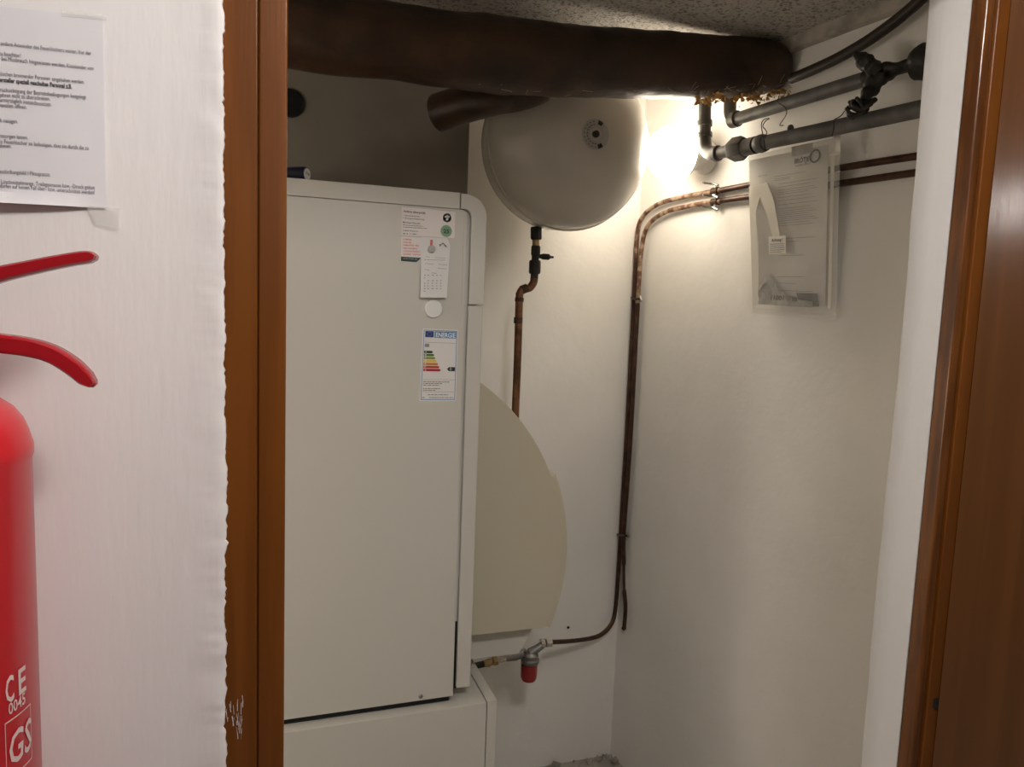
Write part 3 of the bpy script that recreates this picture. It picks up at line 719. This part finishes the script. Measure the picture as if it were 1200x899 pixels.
# clamps
def clamp(px, ya, yb, label):
    c = thing('pipe_clamp', K(px, (ya+yb)/2, .0), label, 'clamp', None)
    a, b_ = K(px, ya-7, .018), K(px, yb+8, .018); wv = Vector(WD)*.004
    obj('strap', MB().prism([a-wv, a+wv, b_+wv, b_-wv], Vector(WN)*.004), 'zinc', c)
    for y in (ya, yb): obj('shell', MB().tube([K(px-3.5, y+.6), K(px+3.5, y-.6)], .0105, 14), 'copperdark', c)
    for y in (ya-8, (ya+yb)/2, yb+8):
        p = K(px, y, .0); obj('screw', MB().tube([p, p+Vector(WN)*.045], .0028, 8), 'zinc', c)
        obj('wing_nut', MB().tube([K(px-3, y-1.6, .034), K(px, y, .034), K(px+3, y+1.2, .034)], .0034, 8), 'zinc', c)
clamp(838.5, 224, 236.5, 'small double pipe clamp holding both copper lines below the globe lamp')
def tie(px, py, wdt, label):
    c = thing('pipe_tie', K(px, py, 0), label, 'clamp')
    obj('band', MB().tube([K(px-wdt, py-1, .012), K(px-wdt*.5, py+.5, .027), K(px+wdt*.5, py+.5, .027), K(px+wdt, py+1, .012)], .004, 8), 'copperdark', c)
    obj('wing_nut', MB().tube([K(px+wdt*.9, py-3, .016), K(px+wdt*1.2, py+3, .018)], .004, 8), 'zinc', c)
tie(745.5, 350, 5, 'pale painted clip on the copper lines in the corner, upper one')
tie(729, 627, 6.5, 'dark clip on the copper lines in the corner, where they part')

# ================================================================== OIL FILTER
YFI = 1.95
O = lambda x, y: P(x, y, YFI)
of = thing('oil_filter', O(620, 797), 'oil filter with red cup and brass fittings below the round tank', 'filter')
fc = O(621.5, 772); pr_ = lambda px: px/F*pdepth(fc)
zt_, zb_ = O(621, 762).z, O(620, 798).z
m = MB().lathe(Vector((fc.x-.001, fc.y, O(620, 777).z)), (0, 0, 1), [(pr_(9.8), 0), (pr_(10.8), .004), (pr_(11), .012), (pr_(9.5), .016), (pr_(9.6), .026), (pr_(6), .034), (0, .036)], 28); obj('head', m, 'zinc', of)
hgt = O(620, 777).z-zb_
m = MB().lathe(Vector((fc.x-.003, fc.y, zb_)), (0, 0, 1), [(pr_(5), 0), (pr_(8), .004), (pr_(9.5), .012), (pr_(9.8), .02), (pr_(10), hgt)], 28); obj('cup', m, 'redcup', of)
obj('arm', MB().tube([O(621, 766), O(629, 760.5), O(639, 753.5)], [.016, .012, .010], 12), 'zinc', of)
obj('nut', MB().tube([O(633.5, 754), O(638, 753.3)], pr_(5.5), 6), 'chrome', of); obj('nut', MB().tube([O(639.5, 753.3), O(646, 752.6)], pr_(5.5), 6), 'chrome', of)
obj('valve_body', MB().tube([O(613, 766), O(604, 769), O(592, 771.5)], [.012, .013, .010], 14), 'zinc', of)
obj('valve_lever', MB().tube([O(597, 768), O(606, 765), O(616, 762.5)], [.005, .007, .006], 10), 'zinc', of)
obj('nut', MB().tube([O(592, 771.5), O(583, 773.8)], pr_(4.2), 6), 'chrome', of); obj('nut', MB().tube([O(582.5, 773.8), O(577.5, 775.2)], pr_(5.3), 6), 'brass', of)
obj('fitting', MB().tube([O(577, 775.4), O(572, 777), O(566, 778.5)], [.009, .012, .009], 10), 'brass', of)
obj('feed_pipe', MB().tube([O(567, 778.2), O(545, 783), Vector((XS1+.0005, YFI, O(545, 783).z-.004))], .0095, 12), 'blackmetal', of)

# ================================================================== CEILING EDGE: LATH AND HOSE
a, c = PW(905, 58, .012), PW(1110, -22, .012)
m = MB().prism([RW(.35, ZCEIL-.03, .0), RW(.35, ZCEIL, .0), RW(.35, ZCEIL, .024), RW(.35, ZCEIL-.03, .024)], Vector(WD)*1.05); struct('trim_4', m, 'conduit')
hs = smooth([PW(928, 92, .045), PW(945, 85, .05), PW(980, 69, .05), PW(1015, 49, .05), PW(1045, 28, .05), PW(1066, 11, .05), PW(1080, -2, .05), PW(1092, -16, .05)], 6)
h_ = obj('black_hose', MB().tube(hs, pr(6.5, PW(1000, 60, .05)), 14), 'hose', label='dark hose curving up the right wall to the ceiling', cat='hose')

# ================================================================== DOCUMENT POUCH
OP = .052
D_ = lambda x, y, o=OP: PW(x, y, o)
tl, tr, br, bl = (877, 183), (985, 160), (979.5, 369), (882, 362)
def dp(u, v, o=OP):
    x = (tl[0]*(1-u)+tr[0]*u)*(1-v)+(bl[0]*(1-u)+br[0]*u)*v; y = (tl[1]*(1-u)+tr[1]*u)*(1-v)+(bl[1]*(1-u)+br[1]*u)*v
    return D_(x, y, o+.02-.045*v)
def flap(u0, u1, v0, v1, of_, mb=None, nu=10, nv=14, bul=.0, wav=0., seed=0):
    mb = mb or MB(); vs_, fs_ = [], []
    for i in range(nv+1):
        for j in range(nu+1):
            u = u0+(u1-u0)*j/nu; v = v0+(v1-v0)*i/nv
            vs_.append(dp(u, v, of_+bul*math.sin(math.pi*j/nu)*math.sin(math.pi*min(1, v*1.1))+wav*nz(u*4, v*5, seed)))
    for i in range(nv):
        for j in range(nu): a = i*(nu+1)+j; fs_.append((a, a+1, a+nu+2, a+nu+1))
    return mb.add(vs_, fs_)
pouch = thing('document_pouch', dp(.5, 1.), 'clear plastic pouch of papers hanging from the iron pipe', 'pouch')
m = flap(0, 1, 0, 1, OP+.010, bul=.008, wav=.003); obj('front_film', m, 'pouch', pouch)
m = flap(0, 1, 0, 1.03, OP-.010); obj('back_film', m, 'pouch', pouch)
m = flap(.93, 1.0, -.01, .1, OP+.006, wav=.012, seed=4); m2 = flap(.88, .995, .085, .1, OP+.016, wav=.004, seed=2); m.add(m2.v, m2.f); obj('zip_edge', m, 'foil', pouch)
sh = obj('printed_sheet', flap(.01, .87, .03, .955, OP-.003, wav=.003), 'sheet', label='grey printed letter inside the clear pouch', cat='paper')
m = MB(); upv = Vector((0, 0, 1))
q = lambda u, v, o=OP-.001: dp(u, v, o+.0022)
for i, v in enumerate((.165, .18, .19, .215, .235, .255, .268, .28, .30, .32, .345, .37, .385, .398, .41, .422, .434, .446, .46, .475)):
    dashes(m, q(.32 if i > 2 else .28, v), q(.66+.13*((i*37) % 7)/7 if i > 2 else (.62 if i == 0 else .46), v), upv, .0011, i, .95)
for i, (u0, u1, v) in enumerate(((.30, .72, .555), (.35, .55, .575), (.33, .62, .66), (.3, .62, .79), (.3, .52, .83), (.3, .72, .875), (.34, .66, .91), (.1, .2, .145))): dashes(m, q(u0, v), q(u1, v), upv, .0012, 30+i, .95)
obj('lettering', m, 'greyprint', sh, kind='stuff')
m = MB(); text(m, 'BRÖTJE', q(.50, .105), q(.66, .105), upv, height=.011, bold=.03)
c = q(.725, .082); rg = [c+(Vector(WD)*math.cos(t*.314)+Vector((0, 0, 1))*math.sin(t*.314))*.0135 for t in range(21)]
m.tube(rg, .0018, 6, False); text(m, 'HEIZUNG', q(.51, .125), q(.67, .125), upv, height=.004); obj('letterhead', m, 'darkprint', sh)
m = flap(.47, .70, .0, .06, OP+.001); obj('header_block', m, 'packet', sh)
m = flap(.90, .94, .08, .97, OP-.006, wav=.006, seed=5); obj('page_edge', m, 'sheetw', sh)
m = MB(); pl_ = [(.06, .20), (.20, .19), (.27, .30), (.33, .50), (.35, .62), (.26, .55), (.20, .40), (.12, .28), (.05, .42), (.035, .3)]
m.prism([dp(u, v, OP+.004) for u, v in pl_], Vector(WN)*.002); obj('folded_sheet', m, 'sheetw', label='folded white paper strip in the clear pouch', cat='paper')
m = MB().prism([dp(u, v, OP+.004) for u, v in ((.0, .2), (.06, .2), (.09, .6), (.08, .97), (.015, .98))], Vector(WN)*.002); obj('folded_sheet', m, 'sheetw', label='white paper edge along the side of the clear pouch', cat='paper')
wl = obj('warning_label', MB().prism([dp(u, v, OP+.0205) for u, v in ((.205, .535), (.40, .535), (.40, .645), (.205, .645))], Vector(WN)*-.0008), 'sheetw', label='small white warning label stuck on the clear pouch', cat='label')
m = MB(); text(m, 'Achtung !', dp(.235, .568, OP+.0215), dp(.365, .568, OP+.0215), upv, height=.0075, bold=.025)
for i in range(5): dashes(m, dp(.22, .586+.0125*i, OP+.0215), dp(.385-.03*(i == 4), .586+.0125*i, OP+.0215), upv, .0014, i, .9)
obj('lettering', m, 'greyprint', wl, kind='stuff')
# crumpled packet at the bottom of the pouch
pk = []
m = MB(); vs_, fs_ = [], []
top = [(.07, .86), (.13, .80), (.19, .765), (.25, .80), (.32, .865), (.42, .905), (.55, .92), (.72, .93)]
for (u, v) in top:
    for t in (0, .25, .5, .75, 1):
        vv = v+(.968-v)*t; vs_.append(dp(u, vv, OP+.005+.012*abs(nz(u*13, vv*16, 3))))
for i in range(len(top)-1):
    for j in range(4): a = i*5+j; fs_.append((a, a+5, a+6, a+1))
m.add(vs_, fs_); pk = obj('crumpled_packet', m, 'packet', label='crumpled printed packet at the bottom of the pouch', cat='packet', sharp=20)
m = MB(); text(m, '11001', dp(.22, .935, OP+.019), dp(.37, .935, OP+.019), upv, height=.012); text(m, '02', dp(.47, .935, OP+.019), dp(.53, .935, OP+.019), upv, height=.009)
obj('figures', m, 'darkprint', pk, kind='stuff')
m = MB().prism([dp(u, v, OP+.003) for u, v in ((.53, .885), (.77, .885), (.80, .96), (.58, .965))], Vector(WN)*.002); obj('grey_slip', m, 'iron', label='dark grey slip in the bottom of the pouch', cat='paper')
# wires that carry the pouch
rp = pr(9.2, B(900, 166))
def wire(pts, label):
    return obj('hanging_wire', MB().tube(smooth(pts, 6), .0011, 6), 'blackmetal', label=label, cat='wire')
wire([B(897, 176, OFFB+.026), B(895, 163, OFFB+.026), B(892.5, 150, OFFB+.01), B(893, 143, OFFB), B(897, 139.5, OFFB), B(901.5, 139), B(897, 142), B(894, 148), B(897, 152), B(898.5, 156, OFFB+.01), B(896, 162, OFFB+.02)], 'thin looped wire round the iron pipe beside the union nut')
wire([B(975, 160, OFFB+.024), B(977, 150, OFFB+.026), B(977.5, 141, OFFB+.01), B(985, 136), B(992, 128), B(1000, 125)], 'thin wire from the pouch corner to the tape knot')
wire([PW(913, 112, .09), PW(912, 120, .09), PW(920, 126, .09), PW(921.5, 134, .09), PW(914, 146, .085), PW(918, 147, .085)], 'thin dangling wire curling down from the torn insulation')

# ================================================================== HALL: NOTICE AND EXTINGUISHER
YN = YH-.0022
N_ = lambda x, y, d=0.: P(x, y, YN-d)
pc = [N_(-130, -6), N_(120, 20), N_(125, 244), N_(-130, 233)]
m = MB(); vs_, fs_ = [], []; nu, nv = 16, 16
for i in range(nv+1):
    for j in range(nu+1):
        u, v = j/nu, i/nv; p = pc[0].lerp(pc[1], u).lerp(pc[3].lerp(pc[2], u), v)
        lift = .0085*max(0, (v-.93)/.07)**1.3*(max(0, 1-abs(u-.45)/.45))**.6
        vs_.append(p+Vector((0, -lift, 0)))
for i in range(nv):
    for j in range(nu): a = i*(nu+1)+j; fs_.append((a, a+1, a+nu+2, a+nu+1))
m.add(vs_, fs_); m.add([v+Vector((0, .0003, 0)) for v in vs_], [f[::-1] for f in fs_])
no = obj('notice_sheet', m, 'paper', label='white sheet of printed instructions taped to the wall by the doorway', cat='notice')
LN = [('andere Anwender des Feuerlöschers weiter. Vor der', 1, 53, 107, 64.7), ('zu beachten!', -1, 64.7, 24.5, 67.5), ('n bei Missbrauch hingewiesen werden. Kleinkinder von', -2, 70.2, 109.5, 82.4),
      ('löschen brennender Personen eingehalten werden.', 0, 88.5, 99, 98.3), ('hersteller speziell geschultes Personal z.B.', -3, 95.3, 84.5, 103.8), ('erücksichtigung der Betriebsbedingungen festgelegt', -2, 107, 101, 116),
      ('jahren nicht zu überschreiten.', 0, 113.3, 58.8, 118), ('unverzüglich instandzusetzen.', 0, 119, 60.6, 124.7), ('ventilen öffnen.', -1, 125.3, 31.6, 127.7), ('ich reinigen.', -3, 143, 21, 144.6),
      ('entsorgen lassen.', -3, 161, 33, 163.4), ('te Feuerlöscher so befestigen, dass sie durch die zu', -1, 167.7, 104, 175.7), ('nahmen.', -3, 172.8, 13.7, 173.5), ('eschriftungsbild / Piktogramm.', 0, 203, 59.3, 206.8),
      ('-, Löschmittelmenge, Treibgasmasse bzw. -Druck gelten', -3, 214.7, 111, 222), ('dürfen auf keinen Fall über- bzw. unterschritten werden!', 0, 219.8, 111, 227.7)]
m = MB()
for i, (s, x0, y0, x1, y1) in enumerate(LN):
    text(m, s, N_(x0, y0, .0006 if i < 13 else .0007), N_(x1, y1, .0006 if i < 13 else .0007), Z, height=.0033, bold=.035 if i == 4 else .0)
obj('lettering', m, 'bluegrey_ink', no)
m = MB()
m.prism([N_(72, 12, .0006), N_(126, 17, .0006), N_(126, 24, .0006), N_(72, 19, .0006)], (0, .0003, 0)); obj('tape_strip', m, 'tapefilm', no)
m = MB().prism([N_(100, 241, .0006), N_(140, 244, .0006), N_(140, 270, .0006), N_(112, 262, .0006)], (0, .0003, 0)); obj('tape_strip', m, 'tapefilm', no)
# fire extinguisher
ER = .075; EY = .598
t_ = P(41.5, 640, EY); d_ = ray(41.5, 640); th = math.atan2(d_[0], d_[1])
EX = math.tan(th)*EY-ER/math.cos(th)
zs_ = P(0, 470, EY-.02).z                             # shoulder height
ext = thing('fire_extinguisher', (EX, EY, .93), 'red fire extinguisher with dark red levers hung on the hall wall', 'extinguisher')
zt_ = P(30, 530, EY).z
body = obj('cylinder', MB().lathe((EX, EY, .93), (0, 0, 1), [(ER-.012, 0), (ER-.003, .006), (ER, .016), (ER, zt_-.93-.006), (ER+.0012, zt_-.93-.003), (ER+.0012, zt_-.93+.004), (ER, zt_-.93+.008), (ER-.0015, zt_-.93+.014), (ER-.0045, zt_-.93+.022), (ER-.010, zt_-.93+.030), (ER-.020, zt_-.93+.038), (ER-.036, zt_-.93+.046), (.022, zt_-.93+.05), (.020, zt_-.93+.062)], 72), 'extred', ext, sharp=40)
obj('valve_body', MB().lathe((EX, EY, zt_+.06), (0, 0, 1), [(.020, 0), (.021, .02), (.017, .026), (.017, .05), (.012, .056)], 24), 'brass', ext)
def bar(pix, rad_, wdt):
    pts = smooth([P(x, y, EY) for x, y in pix], 6); mb = MB(); vs_, fs_ = [], []; n = len(pts); rads = rint(rad_, 6)
    sec = [(-1, -.72), (-.72, -1), (.72, -1), (1, -.72), (1, .72), (.72, 1), (-.72, 1), (-1, .72)]
    for i, p in enumerate(pts):
        tdir = (pts[min(i+1, n-1)]-pts[max(i-1, 0)]).normalized(); sd = Vector((0, 1, 0)); nn = tdir.cross(sd).normalized()
        for a, c in sec: vs_.append(p+sd*(a*wdt*(.55 if i >= n-2 else 1))+nn*(c*rads[i]))
    for i in range(n-1):
        for k in range(8): fs_.append((i*8+k, i*8+(k+1) % 8, (i+1)*8+(k+1) % 8, (i+1)*8+k))
    fs_ += [tuple(range(8))[::-1], tuple((n-1)*8+k for k in range(8))]
    return mb.add(vs_, fs_)
pe = lambda px: px/F*.63
obj('upper_lever', bar([(-75, 347), (-40, 335), (0, 322), (40, 313), (80, 305), (100, 302), (108, 301.5), (114, 303)], [pe(r) for r in (8, 7.5, 7, 6.4, 6, 6, 5.2, 1.6)], .009), 'leverred', ext)
obj('carry_lever', bar([(-75, 395), (-40, 397), (0, 402), (35, 407), (62, 415), (85, 429), (101, 443), (112, 452)], [pe(r) for r in (9, 9, 8.8, 8.6, 8.2, 8, 7, 2)], .009), 'leverred', ext)
obj('pressure_hose', MB().tube(smooth([(EX, EY+.0, zt_+.075), (EX-.05, EY-.01, zt_+.07), (EX-.085, EY-.01, zt_-.01), (EX-.088, EY-.01, 1.1)], 8), .008, 12), 'hose', ext)
obj('wall_bracket', MB().box(EX-.03, EX+.03, EY+ER-.002, YH-.0005, 1.30, 1.38, .002), 'zinc', ext)
# marks on the cylinder
def cyl_hit(x, y):
    d = ray(x, y); ox, oy = -EX, -EY; A = d[0]**2+d[1]**2; Bq = 2*(ox*d[0]+oy*d[1]); Cq = ox*ox+oy*oy-(ER+.0004)**2
    t = (-Bq-math.sqrt(max(0, Bq*Bq-4*A*Cq)))/(2*A); return Vector(CAM+d*t)
def ang_of(p): return math.atan2(p.y-EY, p.x-EX)
def cyl_text(mb, s, pxa, pxb, zbase, hgt, bold=0., slant=0.):
    vs_, fs_ = text_mesh(s, bold); x0 = min(v.x for v in vs_); x1 = max(v.x for v in vs_)
    a, c = ang_of(cyl_hit(*pxa)), ang_of(cyl_hit(*pxb))
    out = []
    for v in vs_:
        t = (v.x-x0)/(x1-x0)+slant*v.y; an = a+(c-a)*t; out.append(Vector((EX+(ER+.0005)*math.cos(an), EY+(ER+.0005)*math.sin(an), zbase+v.y/.73*hgt)))
    mb.add(out, fs_)
m = MB(); z1 = cyl_hit(18, 818).z; cyl_text(m, 'C', (6.5, 815), (16.5, 812), z1, .019, .02); cyl_text(m, 'E', (22, 810), (30.5, 806), z1, .019, .02)
cyl_text(m, '0045', (10, 835), (29.5, 822), cyl_hit(18, 833).z, .0085, .01); obj('approval_mark', m, 'printpink', body)
z2 = cyl_hit(20, 892).z
m = MB(); cyl_text(m, 'GS', (10, 895), (36.5, 878), z2, .024, .012, .12); obj('safety_mark', m, 'printpink', body)
m = MB(); a, c = ang_of(cyl_hit(7, 890)), ang_of(cyl_hit(37.5, 880))
def cyl_strip(mb, a, c, z0, z1_, n=10):
    vs_, fs_ = [], []
    for i in range(n+1):
        an = a+(c-a)*i/n
        for z in (z0, z1_): vs_.append(Vector((EX+(ER+.0004)*math.cos(an), EY+(ER+.0004)*math.sin(an), z)))
    for i in range(n): fs_.append((2*i, 2*i+2, 2*i+3, 2*i+1))
    mb.add(vs_, fs_)
zlo, zhi = z2-.008, z2+.032
cyl_strip(m, a, c, zhi, zhi+.0009); cyl_strip(m, a, c, zlo-.0009, zlo)
cyl_strip(m, a, a+(c-a)*.02, zlo, zhi, 1); cyl_strip(m, c-(c-a)*.02, c, zlo, zhi, 1); obj('mark_frame', m, 'printpink', body)

# ================================================================== SMALL MARKS IN THE ROOM
c = P(666, 735.5, YBACK-.001)
obj('wall_plug', MB().lathe(c, (0, -1, 0), [(.0045, -.004), (.0045, .0008), (.003, .0012)], 12), 'black', label='tiny dark drill hole in the rear wall near the copper line', cat='hole')
# broken floor edge in the rear corner
m = MB(); rr = random.Random(5)
for k in range(16):
    s = rr.uniform(-.02, .03); c = Vector((CORNER[0]-rr.uniform(.0, .30), YBACK-rr.uniform(.005, .03), .004+rr.uniform(0, .006)))
    shard(m, c, rr.uniform(.008, .02), rr)
for k in range(6):
    c = RW(rr.uniform(.01, .12), .006, rr.uniform(.005, .02)); shard(m, c, rr.uniform(.01, .02), rr)
obj('plaster_rubble', m, 'floor', label='crumbled plaster along the floor in the rear corner', cat='rubble', kind='stuff')

# ================================================================== HALL LAMPS (behind the camera)
for pos, gm, sz, lb in ((HALL_LAMP, 'hallglobe', 1.0, 'round opal ceiling lamp in the hall beside the doorway'), (HALL_LAMP2, 'hallglobe2', .42, 'round opal ceiling lamp at the far end of the hall')):
    hp = Vector(pos); hl = thing('ceiling_lamp', hp-Vector((0, 0, .05)), lb, 'lamp')
    obj('shade', MB().lathe(hp+Vector((0, 0, .07)), (0, 0, -1), [(.10*sz, 0), (.125*sz, .03), (.13*sz, .06), (.11*sz, .09), (.06*sz, .11), (0, .115)], 32), gm, hl)
    obj('mount', MB().lathe(Vector((hp.x, hp.y, 2.36)), (0, 0, -1), [(.10*sz, 0), (.10*sz, 2.36-hp.z-.072), (.09*sz, 2.36-hp.z-.071)], 32), 'magnet', hl)

# added fill light, hidden by the left door jamb, brightens right wall and boiler
sp_ = Vector(SIDE_FILL_POS); sl = thing('unseen_fill_lamp', sp_-Vector((0, 0, .12)), 'added fill globe, unseen, in the left part of the boiler room', 'lamp')
obj('glass_globe', MB().lathe(sp_, (-1, 0, 0), [(.12*math.sin(math.radians(160)*k/20), -.12*math.cos(math.radians(160)*k/20)) for k in range(21)], 32), 'fillglobe', sl)
obj('lamp_holder', MB().lathe(Vector((-1.199, sp_.y, sp_.z)), (1, 0, 0), [(.06, 0), (.06, .015), (.04, .03), (.04, .048)], 24), 'magnet', sl)
